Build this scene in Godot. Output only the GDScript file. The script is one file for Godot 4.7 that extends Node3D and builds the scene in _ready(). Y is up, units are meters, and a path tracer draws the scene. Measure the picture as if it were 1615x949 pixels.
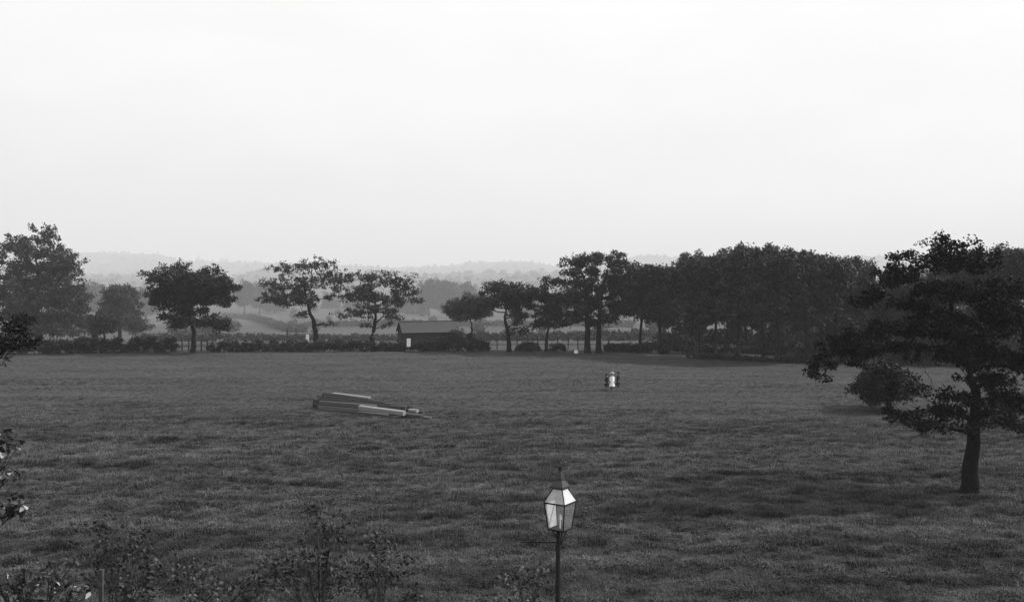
extends Node3D

# ---- the place in metres: camera at an upper window, 6.6 m above the meadow, looking along -Z ----
const F := 1505.0        # focal length in photograph pixels
const EYE := 6.6
const HOR := 430.0       # level line of the eye in photograph pixels

var M := {}
var used := {}
var nz := FastNoiseLite.new()
var nz2 := FastNoiseLite.new()
var cell := FastNoiseLite.new()

class Buf:
	var v := PackedVector3Array()
	var n := PackedVector3Array()
	var c := PackedColorArray()
	var i := PackedInt32Array()

func wx(px: float, d: float) -> float:
	return (px - 807.5) / F * d
func wy(py: float, d: float) -> float:
	return EYE - (py - HOR) / F * d

# ---------------------------------------------------------------- nodes
func numbered(called: String) -> String:
	var k: int = used.get(called, 0)
	used[called] = k + 1
	return called if k == 0 else "%s_%03d" % [called, k]

func tag(o: Node, label: String, category: String, group := "") -> void:
	o.set_meta("label", label)
	o.set_meta("category", category)
	if group != "":
		o.set_meta("group", group)

func thing(called: String, label: String, category: String, at := Vector3.ZERO, turn := 0.0, group := "") -> Node3D:
	var o := Node3D.new()
	o.name = numbered(called)
	add_child(o)
	o.position = at
	o.rotation.y = turn
	tag(o, label, category, group)
	return o

func mesh_of(b: Buf) -> ArrayMesh:
	var a := []
	a.resize(Mesh.ARRAY_MAX)
	a[Mesh.ARRAY_VERTEX] = b.v
	a[Mesh.ARRAY_NORMAL] = b.n
	if b.c.size() == b.v.size():
		a[Mesh.ARRAY_COLOR] = b.c
	a[Mesh.ARRAY_INDEX] = b.i
	var m := ArrayMesh.new()
	m.add_surface_from_arrays(Mesh.PRIMITIVE_TRIANGLES, a)
	return m

func obj(called: String, b: Buf, mat: Material, parent: Node) -> MeshInstance3D:
	return put(called, mesh_of(b), mat, parent)

func put(called: String, m: Mesh, mat: Material, parent: Node) -> MeshInstance3D:
	var o := MeshInstance3D.new()
	o.mesh = m
	o.material_override = mat
	if parent == self:
		o.name = numbered(called)
		add_child(o)
	else:
		o.name = called
		parent.add_child(o, true)
	return o

# ---------------------------------------------------------------- materials
func lin(g: float) -> Color:
	return Color(g, g, g).linear_to_srgb()

func noise_tex(freq: float, lo: float, hi: float, seed_: int, size := 512, normal := false, bump := 4.0) -> NoiseTexture2D:
	var f := FastNoiseLite.new()
	f.seed = seed_
	f.frequency = freq
	f.fractal_octaves = 5
	var t := NoiseTexture2D.new()
	t.width = size
	t.height = size
	t.seamless = true
	t.noise = f
	if normal:
		t.as_normal_map = true
		t.bump_strength = bump
	else:
		var g := Gradient.new()
		g.set_color(0, lin(lo))
		g.set_color(1, lin(hi))
		t.color_ramp = g
	return t

func plain(g: float, rough := 0.85, metal := 0.0) -> StandardMaterial3D:
	var m := StandardMaterial3D.new()
	m.albedo_color = lin(g)
	m.roughness = rough
	m.metallic = metal
	return m

func grained(lo: float, hi: float, freq: float, scale: float, rough: float, seed_: int, bump := 4.0, stretch := Vector3.ONE) -> StandardMaterial3D:
	var m := StandardMaterial3D.new()
	m.albedo_texture = noise_tex(freq, lo, hi, seed_)
	m.normal_enabled = true
	m.normal_texture = noise_tex(freq, 0, 1, seed_ + 7, 512, true, bump)
	m.uv1_triplanar = true
	m.uv1_scale = stretch * scale
	m.roughness = rough
	m.metallic_specular = 0.25
	return m

func leafy(rough: float, back: float) -> StandardMaterial3D:
	var m := StandardMaterial3D.new()
	m.vertex_color_use_as_albedo = true
	m.roughness = rough
	m.metallic_specular = 0.3
	m.cull_mode = BaseMaterial3D.CULL_DISABLED
	if back > 0.0:
		m.backlight_enabled = true
		m.backlight = Color(back, back, back)
	return m

func make_materials() -> void:
	M.leaf = leafy(0.62, 0.25)
	M.dark_leaf = leafy(0.7, 0.15)
	M.dark_leaf.metallic_specular = 0.15
	M.gloss_leaf = leafy(0.5, 0.15)
	M.ground = leafy(0.95, 0.0)
	M.ground.albedo_texture = noise_tex(0.02, 0.55, 1.3, 71, 1024)
	M.ground.normal_enabled = true
	M.ground.normal_texture = noise_tex(0.03, 0, 1, 72, 1024, true, 10.0)
	M.ground.uv1_triplanar = true
	M.ground.uv1_world_triplanar = true
	M.ground.uv1_scale = Vector3(0.35, 0.35, 0.6)
	M.grass = leafy(0.8, 0.2)
	M.bark = grained(0.004, 0.018, 0.02, 0.8, 0.95, 11, 10.0, Vector3(1.6, 0.5, 1.6))
	M.twig = plain(0.03, 0.9)
	M.timber = grained(0.06, 0.11, 0.012, 0.7, 0.85, 21, 3.0, Vector3(0.4, 2.0, 2.0))
	M.timber_pale = grained(0.16, 0.27, 0.012, 0.7, 0.8, 22, 2.0, Vector3(0.4, 2.0, 2.0))
	M.timber_dark = grained(0.035, 0.075, 0.012, 0.7, 0.9, 23, 3.0, Vector3(0.4, 2.0, 2.0))
	M.iron = grained(0.006, 0.018, 0.03, 3.0, 0.7, 31, 1.5)
	M.copper = grained(0.03, 0.08, 0.03, 3.0, 0.32, 32, 1.0)
	M.copper.metallic = 0.4
	M.sunlit_glass = grained(0.42, 0.6, 0.008, 2.0, 0.25, 33, 0.3)
	M.burner = plain(0.5, 0.5)
	var g := StandardMaterial3D.new()
	g.transparency = BaseMaterial3D.TRANSPARENCY_ALPHA
	g.albedo_color = Color(0.8, 0.8, 0.8, 0.12)
	g.roughness = 0.04
	M.glass = g
	var dg := g.duplicate()
	dg.albedo_color = Color(0.8, 0.8, 0.8, 0.45)
	M.shaded_glass = dg
	M.shed_wall = grained(0.03, 0.055, 0.02, 0.6, 0.9, 41, 2.0, Vector3(2, 0.4, 2))
	M.shed_roof = grained(0.04, 0.075, 0.02, 0.6, 0.9, 42, 2.0)
	M.shed_dark = plain(0.025, 0.9)
	M.white_paint = grained(0.65, 0.85, 0.02, 2.0, 0.6, 51, 1.0)
	M.stone = grained(0.25, 0.45, 0.02, 0.05, 0.9, 52, 1.0)
	M.skin = plain(0.33, 0.6)
	M.hair = plain(0.03, 0.6)
	M.boot = plain(0.015, 0.5)

# ---------------------------------------------------------------- shapes
func tube(b: Buf, pts: Array, rad: Array, sides := 8, caps := true) -> void:
	var up := Vector3.UP
	var start := b.v.size()
	var last: int = pts.size() - 1
	for k in pts.size():
		var t: Vector3 = (pts[mini(k + 1, last)] - pts[maxi(k - 1, 0)])
		if t.length() < 1e-6:
			t = Vector3.UP
		t = t.normalized()
		var ref := Vector3.RIGHT if absf(t.dot(up)) > 0.92 else up
		var s := t.cross(ref).normalized()
		var w := s.cross(t)
		for j in sides:
			var a := TAU * j / sides
			var nn := s * cos(a) + w * sin(a)
			b.v.append(pts[k] + nn * float(rad[k]))
			b.n.append(nn)
	for k in last:
		for j in sides:
			var a0 := start + k * sides + j
			var a1 := start + k * sides + (j + 1) % sides
			b.i.append_array(PackedInt32Array([a0, a1, a0 + sides, a1, a1 + sides, a0 + sides]))
	if caps:
		for e in [0, last]:
			var o := b.v.size()
			var nn: Vector3 = (pts[last] - pts[0]).normalized() * (1.0 if e == last else -1.0)
			for j in sides:
				b.v.append(b.v[start + e * sides + j])
				b.n.append(nn)
			for j in range(1, sides - 1):
				if e == last:
					b.i.append_array(PackedInt32Array([o, o + j, o + j + 1]))
				else:
					b.i.append_array(PackedInt32Array([o, o + j + 1, o + j]))

# a ring profile (y, rx, rz) turned into a closed skin, with optional folds
func lathe(b: Buf, prof: Array, sides := 20, off := Vector3.ZERO, folds := 0, depth := 0.0, phase := 0.0) -> void:
	var start := b.v.size()
	var last: int = prof.size() - 1
	for k in prof.size():
		var p: Array = prof[k]
		for j in sides:
			var a := TAU * j / sides + phase
			var q := 1.0
			if folds > 0:
				q += depth * sin(folds * a) * float(k) / last
			b.v.append(off + Vector3(cos(a) * p[1] * q, p[0], sin(a) * p[2] * q))
			b.n.append(Vector3(cos(a), 0.2, sin(a)).normalized())
	for k in last:
		for j in sides:
			var a0 := start + k * sides + j
			var a1 := start + k * sides + (j + 1) % sides
			b.i.append_array(PackedInt32Array([a0, a0 + sides, a1, a1, a0 + sides, a1 + sides]))

func quad(b: Buf, p0: Vector3, p1: Vector3, p2: Vector3, p3: Vector3) -> void:
	var nn := (p2 - p0).cross(p1 - p0).normalized()
	var o := b.v.size()
	for p in [p0, p1, p2, p3]:
		b.v.append(p)
		b.n.append(nn)
	b.i.append_array(PackedInt32Array([o, o + 1, o + 2, o, o + 2, o + 3]))

# a straight piece of squared timber from p to q, edges chamfered
func beam(b: Buf, p: Vector3, q: Vector3, w: float, h: float, roll := 0.0, ch := 0.012) -> void:
	var t := (q - p).normalized()
	var ref := Vector3.UP if absf(t.y) < 0.95 else Vector3.RIGHT
	var s := t.cross(ref).normalized().rotated(t, roll)
	var u := s.cross(t)
	var hw := w / 2
	var hh := h / 2
	var o2 := [Vector2(hw - ch, hh), Vector2(hw, hh - ch), Vector2(hw, -hh + ch), Vector2(hw - ch, -hh), Vector2(-hw + ch, -hh), Vector2(-hw, -hh + ch), Vector2(-hw, hh - ch), Vector2(-hw + ch, hh)]
	for k in 8:
		var a: Vector2 = o2[k]
		var c: Vector2 = o2[(k + 1) % 8]
		quad(b, p + s * a.x + u * a.y, p + s * c.x + u * c.y, q + s * c.x + u * c.y, q + s * a.x + u * a.y)
	for e in 2:
		var o := b.v.size()
		for a in o2:
			b.v.append((q if e == 1 else p) + s * a.x + u * a.y)
			b.n.append(t if e == 1 else -t)
		for j in range(1, 7):
			if e == 0:
				b.i.append_array(PackedInt32Array([o, o + j, o + j + 1]))
			else:
				b.i.append_array(PackedInt32Array([o, o + j + 1, o + j]))

func box(b: Buf, lo: Vector3, hi: Vector3) -> void:
	var c := (lo + hi) / 2
	beam(b, Vector3(lo.x, c.y, c.z), Vector3(hi.x, c.y, c.z), hi.z - lo.z, hi.y - lo.y, 0.0, minf(0.012, minf(hi.y - lo.y, hi.z - lo.z) * 0.2))

# ---------------------------------------------------------------- leaves
func rdir(r: RandomNumberGenerator) -> Vector3:
	var z := r.randf_range(-1, 1)
	var a := r.randf() * TAU
	var q := sqrt(1 - z * z)
	return Vector3(q * cos(a), z, q * sin(a))

func leaf(b: Buf, p: Vector3, ax: Vector3, nn: Vector3, s: float, wide: float, col: Color) -> void:
	var side := nn.cross(ax).normalized() * (s * wide)
	var up := nn * (s * 0.1)
	var o := b.v.size()
	b.v.append(p)
	b.v.append(p + ax * (s * 0.5) + side + up)
	b.v.append(p + ax * s)
	b.v.append(p + ax * (s * 0.5) - side + up)
	b.n.append(nn); b.n.append(nn); b.n.append(nn); b.n.append(nn)
	b.c.append(col); b.c.append(col); b.c.append(col); b.c.append(col)
	b.i.append(o); b.i.append(o + 1); b.i.append(o + 2)
	b.i.append(o); b.i.append(o + 2); b.i.append(o + 3)

# a clump of leaves in a flattened ball
func clump(b: Buf, c: Vector3, r: Vector3, count: int, s: float, wide: float, tone: float, rng: RandomNumberGenerator) -> void:
	for k in count:
		var q := rdir(rng)
		var p := c + q * r * pow(rng.randf(), 0.45)
		var nn := (Vector3(0, 0.55, 0) + rdir(rng) * 0.9).normalized()
		var ax := rdir(rng)
		ax = (ax - nn * ax.dot(nn)).normalized()
		var g := tone * rng.randf_range(0.65, 1.45)
		leaf(b, p, ax, nn, s * rng.randf_range(0.65, 1.25), wide, Color(g, g, g))

func bez(a: Vector3, b: Vector3, c: Vector3, n: int) -> Array:
	var o := []
	for k in n + 1:
		var t := float(k) / n
		o.append(a.lerp(b, t).lerp(b.lerp(c, t), t))
	return o

# a tree: trunk path (photograph pixels at its distance), crown lobes [px, py, rx, ry]
func tree(called: String, label: String, group: String, d: float, path: Array, trunk_r: float, lobes: Array, o := {}) -> Node3D:
	var rng := RandomNumberGenerator.new()
	rng.seed = o.get("seed", 1)
	var s: float = o.get("leaf", 0.2)
	var tone: float = o.get("tone", 0.035)
	var dens: float = o.get("dens", 1.0)
	var rc: float = o.get("clump", 0.42)
	var fill: float = o.get("fill", 1.6) * 2.6
	var depth: float = o.get("depth", 0.8)
	var wide: float = o.get("wide", 0.3)
	var k := d / F
	var bx := wx(path[0][0], d)
	var base := Vector3(bx, gh(bx, -d) - 0.05, -d)
	var t := thing(called, label, "tree", base, 0.0, group)
	# trunk
	var pts := []
	var rad := []
	for n in path.size():
		var p: Array = path[n]
		var y: float = 0.0 if n == 0 else wy(p[1], d) - base.y
		pts.append(Vector3(wx(p[0], d) - bx, y, rng.randf_range(-0.1, 0.1) * n))
	var fine := []
	for n in pts.size() - 1:
		for q in 4:
			fine.append(pts[n].lerp(pts[n + 1], q / 4.0))
	fine.append(pts[-1])
	# the leader runs on up into the crown
	var mx := 0.0
	var ty := 1e9
	for l in lobes:
		mx += l[0] / lobes.size()
		ty = minf(ty, l[1])
	var fork: Vector3 = pts[-1]
	var lead := Vector3(lerpf(fork.x, wx(mx, d) - bx, 0.6), lerpf(fork.y, wy(ty, d) - base.y, 0.66), 0.1)
	for q in range(1, 6):
		fine.append(fork.lerp(lead, q / 5.0) + rdir(rng) * (lead - fork).length() * 0.03)
	for n in fine.size():
		var u := float(n) / (fine.size() - 1)
		fine[n] += Vector3(rng.randf_range(-1, 1), 0, rng.randf_range(-1, 1)) * trunk_r * 0.18 * (1.0 if n > 0 else 0.0)
		rad.append(trunk_r * (1.0 - 0.35 * u - 0.45 * u * u) * (1.0 + 0.35 * exp(-u * 12.0)))
	var tb := Buf.new()
	tube(tb, fine, rad, 10)
	obj("trunk", tb, M.bark, t)
	# crown
	var x0 := 1e9
	var x1 := -1e9
	for l in lobes:
		x0 = minf(x0, l[0] - l[2])
		x1 = maxf(x1, l[0] + l[2])
	var cx := (x0 + x1) / 2
	var half := maxf((x1 - x0) / 2, 1.0)
	# smaller sprays bridge neighbouring lobes
	var all := lobes.duplicate()
	for a in lobes.size():
		for q in 2:
			var e := (a + 1 + q * 2) % lobes.size()
			var A: Array = lobes[a]
			var E: Array = lobes[e]
			var gap := Vector2(A[0] - E[0], A[1] - E[1]).length()
			if gap < (A[2] + E[2]) * 1.5:
				all.append([lerpf(A[0], E[0], rng.randf_range(.35, .65)), lerpf(A[1], E[1], rng.randf_range(.35, .65)), minf(A[2], E[2]) * 0.55, minf(A[3], E[3]) * 0.6])
	for q in int(lobes.size() * o.get("spray", 1.6)):
		var A: Array = lobes[rng.randi() % lobes.size()]
		var E: Array = lobes[rng.randi() % lobes.size()]
		if Vector2(A[0] - E[0], A[1] - E[1]).length() < half * 1.1:
			var u := rng.randf()
			all.append([lerpf(A[0], E[0], u) + rng.randf_range(-6, 6), lerpf(A[1], E[1], u) - rng.randf_range(0, 6), minf(A[2], E[2]) * rng.randf_range(.25, .5), minf(A[3], E[3]) * rng.randf_range(.4, .8)])
	var lb := Buf.new()
	var n := 0
	var grown := []
	var hub := Vector2(path[-1][0], path[-1][1])
	all.sort_custom(func(p, q): return hub.distance_to(Vector2(p[0], p[1])) < hub.distance_to(Vector2(q[0], q[1])))
	for l in all:
		var u: float = clampf((l[0] - cx) / half, -1, 1)
		var zr := half * k * depth * sqrt(maxf(0.05, 1 - u * u))
		var zo: float = l[4] * zr if l.size() > 4 else zr * [0.55, -0.5, 0.05, -0.75, 0.8, -0.15, 0.35][n % 7] * rng.randf_range(0.7, 1.1)
		n += 1
		var dd := d - zo      # this lobe's own distance
		var c := Vector3(wx(l[0], dd) - bx, wy(l[1], dd) - base.y, zo)
		var r := Vector3(l[2] * k * 1.08, l[3] * k * float(o.get("flat", 1.4)), maxf(l[2] * k * 0.9, half * k * 0.28))
		# limb from the nearest support, the trunk or an earlier limb, to the heart of the lobe
		var at: Vector3 = fine[-2]
		var best := 1e9
		var pr: float = rad[-2]
		for q in range(fine.size() / 3, fine.size() - 1):
			var e: Vector3 = c - fine[q]
			var cost := e.length() + 1.2 * maxf(0.0, 0.15 * Vector2(e.x, e.z).length() - e.y)
			if cost < best:
				best = cost
				at = fine[q]
				pr = rad[q]
		for g in grown:
			var e: Vector3 = c - g[0]
			var cost := e.length() * 1.1 + 1.2 * maxf(0.0, -e.y)
			if cost < best:
				best = cost
				at = g[0]
				pr = g[1]
		var out := c - at
		var mid := at + Vector3(out.x * 0.45, out.y * 0.6, out.z * 0.45) + rdir(rng) * out.length() * 0.12
		var lp := bez(at, mid, c, 7)
		for q in range(1, 7):
			lp[q] += rdir(rng) * out.length() * 0.03
		var lr := []
		var r0: float = minf(pr * 0.75, 0.02 * out.length() + trunk_r * 0.2)
		for q in 8:
			lr.append(maxf(lerpf(r0, r0 * 0.3, q / 7.0), 0.008))
			if q > 2:
				grown.append([lp[q], lr[q]])
		var wb := Buf.new()
		tube(wb, lp, lr, 6)
		var area := PI * r.x * r.y
		var cnt := maxi(4, int(area / (PI * rc * rc * 0.6) * fill))
		var per := maxi(6, int(dens * PI * rc * rc * 0.6 / (s * s * wide * 0.7) * 1.5))
		for q in cnt:
			var w := rdir(rng)
			if w.y < -0.3:
				w.y *= 0.5
			var cp := c + w * r * pow(rng.randf(), 0.4) * (1.22 if rng.randf() < 0.15 else 1.0)
			var cr := rc * rng.randf_range(0.6, 1.25)
			clump(lb, cp, Vector3(cr, cr * rng.randf_range(0.55, 0.9), cr), int(per * rng.randf_range(0.5, 1.3)), s, wide, tone * rng.randf_range(0.8, 1.25), rng)
			if q % 2 == 0:
				var from: Vector3 = lp[rng.randi_range(4, 7)]
				tube(wb, bez(from, (from + cp) / 2 + Vector3(0, -0.05, 0) + rdir(rng) * 0.12, cp, 3), [r0 * 0.22 + 0.004, r0 * 0.16 + 0.004, r0 * 0.1 + 0.003, 0.004], 4, false)
		obj("limb", wb, M.bark, t)
	obj("crown", lb, o.get("mat", M.leaf), t)
	return t

# lobes of a rounded wood tree whose top lies at py
func dome(px: float, py: float, hw: float, bottom: float, seed_: int, count := 11) -> Array:
	var rng := RandomNumberGenerator.new()
	rng.seed = seed_
	var out := []
	for k in count:
		var u := -0.85 + 1.7 * (k + 0.5) / count
		var top := py + 11 + u * u * hw * 0.7
		var v := fmod(k * 0.618 + 0.1, 1.0)
		if k % 3 == 0:
			v = 0.0
		out.append([px + u * hw * 0.85 + rng.randf_range(-4, 4), lerpf(top, bottom - 12, v) + rng.randf_range(-3, 3), hw * rng.randf_range(0.32, 0.5), rng.randf_range(11, 17)])
	return out

# a hedge or bush row along points [x, z, height, width]
func hedge(called: String, label: String, pts: Array, s: float, per_m: float, tone: float, seed_: int, category := "hedge", group := "") -> Node3D:
	var rng := RandomNumberGenerator.new()
	rng.seed = seed_
	var bx: float = pts[0][0]
	var bz: float = pts[0][1]
	var base := Vector3(bx, gh(bx, bz), bz)
	var t := thing(called, label, category, base, 0.0, group)
	var lb := Buf.new()
	var sb := Buf.new()
	for n in pts.size() - 1:
		var a: Array = pts[n]
		var c: Array = pts[n + 1]
		var L := Vector2(c[0] - a[0], c[1] - a[1]).length()
		var cnt := maxi(2, int(L / (a[2] * 0.35)))
		for q in cnt * 5:
			var u := (q + rng.randf()) / (cnt * 5)
			var h := lerpf(a[2], c[2], u)
			var w := lerpf(a[3], c[3], u)
			var x := lerpf(a[0], c[0], u)
			var z := lerpf(a[1], c[1], u)
			h *= 1.0 + 0.13 * nz.get_noise_2d(x * 9, z * 9 + seed_)
			var v := rng.randf()
			var off := rng.randf_range(-0.5, 0.5) * w
			var p := Vector3(x - bx, gh(x, z) - base.y + h * (0.12 + 0.74 * v), z - bz + off)
			var cr := h * 0.26 * rng.randf_range(0.7, 1.3)
			clump(lb, p, Vector3(cr * 1.2, cr * 0.8, cr), int(2.0 * per_m * L / (cnt * 5)), s, 0.32, tone * rng.randf_range(0.75, 1.3), rng)
		for q in cnt:
			var u := (q + rng.randf()) / cnt
			var x := lerpf(a[0], c[0], u) - bx
			var z := lerpf(a[1], c[1], u) - bz
			var y := gh(x + bx, z + bz) - base.y
			var h := lerpf(a[2], c[2], u)
			tube(sb, [Vector3(x, y - 0.05, z), Vector3(x + rng.randf_range(-.1, .1) * h, y + h * 0.45, z), Vector3(x + rng.randf_range(-.2, .2) * h, y + h * 0.85, z)], [0.03 * h, 0.022 * h, 0.008 * h], 5)
	obj("foliage", lb, M.leaf, t)
	obj("stem", sb, M.bark, t)
	return t

# ---------------------------------------------------------------- land
const VS := 1.3       # valley distances
const VALLEY := [[0.0, 0.0], [80.0, 0.0], [95.0, -0.8], [150.0, -4.0], [180.0, -5.6], [300.0, -11.3], [500.0, -16.6], [800.0, -17.0], [1200.0, -12.0]]
const SKYLINE := [[-600, 408], [0, 400], [140, 398], [250, 401], [290, 412], [400, 414], [540, 418], [620, 422], [700, 420], [740, 414], [830, 412], [880, 420], [960, 410], [1030, 402], [1080, 408], [1300, 405], [1615, 400], [2300, 405]]

func table(t: Array, x: float) -> float:
	if x <= t[0][0]:
		return t[0][1]
	for k in t.size() - 1:
		if x < t[k + 1][0]:
			return lerpf(t[k][1], t[k + 1][1], smoothstep(0.0, 1.0, (x - t[k][0]) / (t[k + 1][0] - t[k][0])) * 0.5 + 0.5 * (x - t[k][0]) / (t[k + 1][0] - t[k][0]))
	return t[-1][1]

func gh(x: float, z: float) -> float:
	var d := -z
	if d < 0:
		return 0.0
	var h := table(VALLEY, d)
	if d > 110.0:
		var dv := d / VS
		h = lerpf(h, EYE - (EYE - table(VALLEY, dv)) * VS, smoothstep(110.0, 200.0, d))
	if d < 90:
		h += 0.05 * nz.get_noise_2d(x * 13.0, z * 19.0) * smoothstep(12, 18, d) * (1 - smoothstep(30, 60, d))
		h += 0.10 * nz.get_noise_2d(x * 0.9, z * 1.6) * smoothstep(12, 18, d) * (1 - smoothstep(70, 90, d))
	elif d > 200 and d < 2400:
		h += 3.0 * nz2.get_noise_2d(x * 0.5, z * 0.5) * smoothstep(200, 500, d)
	if d > 1200:
		var px := 807.5 + x / d * F
		var near := 2.0 + 16.0 * nz2.get_noise_2d(px * 0.9, 50.0)
		var far := EYE - (table(SKYLINE, px) - HOR) / F * 4200.0 + 3.0 * nz.get_noise_2d(px * 2.0, 9.0)
		h = lerpf(h, near, smoothstep(1300, 2400, d))
		h = lerpf(h, near - 6.0, smoothstep(2430, 2900, d))
		h = lerpf(h, far, smoothstep(2900, 4200, d))
		h = lerpf(h, far - 25.0, smoothstep(4230, 5600, d))
	return h

func build_ground() -> void:
	var rings := [0.5, 4.0, 8.0, 12.0]
	var r := 14.0
	while r < 92.0:
		rings.append(r)
		r += 0.16 + r * 0.004
	while r < 6000.0:
		rings.append(r)
		r *= 1.035
	rings.append(6200.0)
	var az := []
	for k in 431:
		az.append(deg_to_rad(-43.0 + 86.0 * k / 430.0))
	for k in 60:
		az.append(deg_to_rad(43.0 + 274.0 * (k + 1) / 60.0))
	var b := Buf.new()
	var w := az.size()
	for k in rings.size():
		for j in w:
			var x: float = rings[k] * sin(az[j])
			var z: float = -rings[k] * cos(az[j])
			b.v.append(Vector3(x, gh(x, z), z))
			b.n.append(Vector3.UP)
			var g := 0.054
			var wood_shade := smoothstep(0.0, 3.0, x - wx(1085, -z) + nz.get_noise_2d(x * 6.0, z * 6.0) * 2.5) * smoothstep(69.0, 70.5, -z + (x - 12.0) * 0.16 + nz.get_noise_2d(x * 9.0, z * 9.0) * 2.0) * (1.0 - smoothstep(105.0, 115.0, -z))
			if rings[k] < 100.0:
				g *= 1.0 + 0.35 * nz.get_noise_2d(x * 2.2, z * 5.0) + 0.25 * nz.get_noise_2d(x * 14.0, z * 20.0)
			else:
				g *= 1.0 + 0.4 * cell.get_noise_2d(x * 0.35 + z * 0.1, z * 0.35) + 0.45 * nz.get_noise_2d(x * 0.4, z * 0.4)
			g = lerpf(g, 0.03 * (1.0 + 0.5 * nz.get_noise_2d(x * 30.0, z * 30.0)), wood_shade)     # shade under the wood, put into the ground colour
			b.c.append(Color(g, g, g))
	for k in rings.size() - 1:
		for j in w - 1:
			var a := k * w + j
			b.i.append_array(PackedInt32Array([a, a + w, a + 1, a + 1, a + w, a + w + 1]))
	# normals from the slopes
	for k in rings.size():
		for j in w:
			var q := k * w + j
			var e := b.v[k * w + mini(j + 1, w - 1)] - b.v[k * w + maxi(j - 1, 0)]
			var f := b.v[mini(k + 1, rings.size() - 1) * w + j] - b.v[maxi(k - 1, 0) * w + j]
			var nn := f.cross(e)
			if nn.y < 0:
				nn = -nn
			b.n[q] = nn.normalized() if nn.length() > 1e-9 else Vector3.UP
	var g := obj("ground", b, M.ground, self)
	g.set_meta("kind", "structure")
	g.set_meta("label", "open rough meadow running down to a wooded valley and far hills")

func build_grass() -> void:
	var rng := RandomNumberGenerator.new()
	rng.seed = 404
	# tufts of bent blades: long rough grass near, short cropped grass beyond
	for variant in 3:
		var b := Buf.new()
		for k in [16, 14, 14][variant]:
			var a := rng.randf() * TAU
			var lean: float = rng.randf_range([0.3, 0.4, 0.5][variant], [1.3, 1.5, 1.6][variant])
			var h: float = rng.randf_range(0.6, 1.25) * [0.12, 0.075, 0.05][variant]
			var w := rng.randf_range(0.003, 0.007)
			var root := Vector3(rng.randf_range(-.12, .12), -0.01, rng.randf_range(-.09, .09))
			var o := Vector3(cos(a), 0, sin(a))
			var s := Vector3(-o.z, 0, o.x)
			var p1 := root + o * h * lean * 0.35 + Vector3(0, h * 0.62, 0)
			var p2 := root + o * h * lean * 1.1 + Vector3(0, h * (1.0 - lean * 0.4), 0)
			var n1 := (p2 - root).cross(s).normalized()
			var q := b.v.size()
			for e in [root - s * w, root + s * w, p1 - s * w * 0.9, p1 + s * w * 0.9, p2]:
				b.v.append(e)
				b.n.append(n1)
				b.c.append(Color.WHITE)
			b.i.append_array(PackedInt32Array([q, q + 1, q + 2, q + 1, q + 3, q + 2, q + 2, q + 3, q + 4]))
		var spots := []
		for k in [260000, 230000, 230000][variant]:
			var u := rng.randf()
			var d := 14.0 * pow(83.0 / 14.0, pow(u, 0.9))
			var x := rng.randf_range(-0.62, 0.62) * d
			if d > 69.5 and x > wx(1110, d) + 1.0:
				continue
			if absf(x + 6.6) < 3.3 + rng.randf_range(-.8, .3) and absf(d - 44.6 - (-6.5 - x) * 0.6) < rng.randf_range(0.3, 1.0) and variant < 2:
				continue
			var clumpy := nz.get_noise_2d(x * 11.0, -d * 21.0) + 0.6 * nz.get_noise_2d(x * 30.0 + 90.0, -d * 48.0)
			var swath := nz.get_noise_2d(x * 0.45 + d * 0.1, -d * 7.0) + 0.6 * nz.get_noise_2d(x * 0.9, -d * 20.0)
			var edge := 45.0 + 7.0 * nz.get_noise_2d(x * 1.5, -d * 3.0) - 0.12 * x
			var keep := clumpy * 1.2 + swath * 0.8 + rng.randf_range(-0.35, 0.35)
			if variant == 0 and (d > edge or keep < 0.0):
				continue
			if variant == 1 and keep > 0.5:
				continue
			if variant == 2 and (d < edge - 6.0 or keep < -0.3):
				continue
			spots.append([x, -d, clumpy, swath])
		var mm := MultiMesh.new()
		mm.transform_format = MultiMesh.TRANSFORM_3D
		mm.use_colors = true
		mm.mesh = mesh_of(b)
		mm.instance_count = spots.size()
		for k in spots.size():
			var p: Array = spots[k]
			var d: float = -p[1]
			var sc := (0.7 + 1.1 * maxf(0.0, p[2] + 0.2) * (1.0 - smoothstep(34.0, 50.0, d))) * rng.randf_range(0.65, 1.3)
			sc = minf(sc, 1.7)
			var bs := Basis(Vector3.UP, rng.randf() * TAU).scaled(Vector3(sc, sc * rng.randf_range(0.7, 1.1) * (1.0 if d < 60.0 else 0.8), sc))
			mm.set_instance_transform(k, Transform3D(bs, Vector3(p[0], gh(p[0], p[1]), p[1])))
			var g: float = [0.060, 0.055, 0.050][variant] * (1.0 + 0.6 * nz.get_noise_2d(p[0] * 2.2, p[1] * 6.0) + 0.8 * p[3] + (0.85 - 0.5 * smoothstep(34.0, 50.0, d)) * nz.get_noise_2d(p[0] * 12.0 + 40.0, p[1] * 20.0)) * rng.randf_range(0.6, 1.35)
			mm.set_instance_color(k, Color(g, g, g))
		var o := MultiMeshInstance3D.new()
		o.multimesh = mm
		o.material_override = M.grass
		o.name = numbered("meadow_grass")
		add_child(o)
		tag(o, ["short rough meadow grass covering the open field", "bent stalks among the rough meadow grass of the field", "scattered tussocks in the rough grass of the field"][variant], "grass")
		o.set_meta("kind", "stuff")

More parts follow.
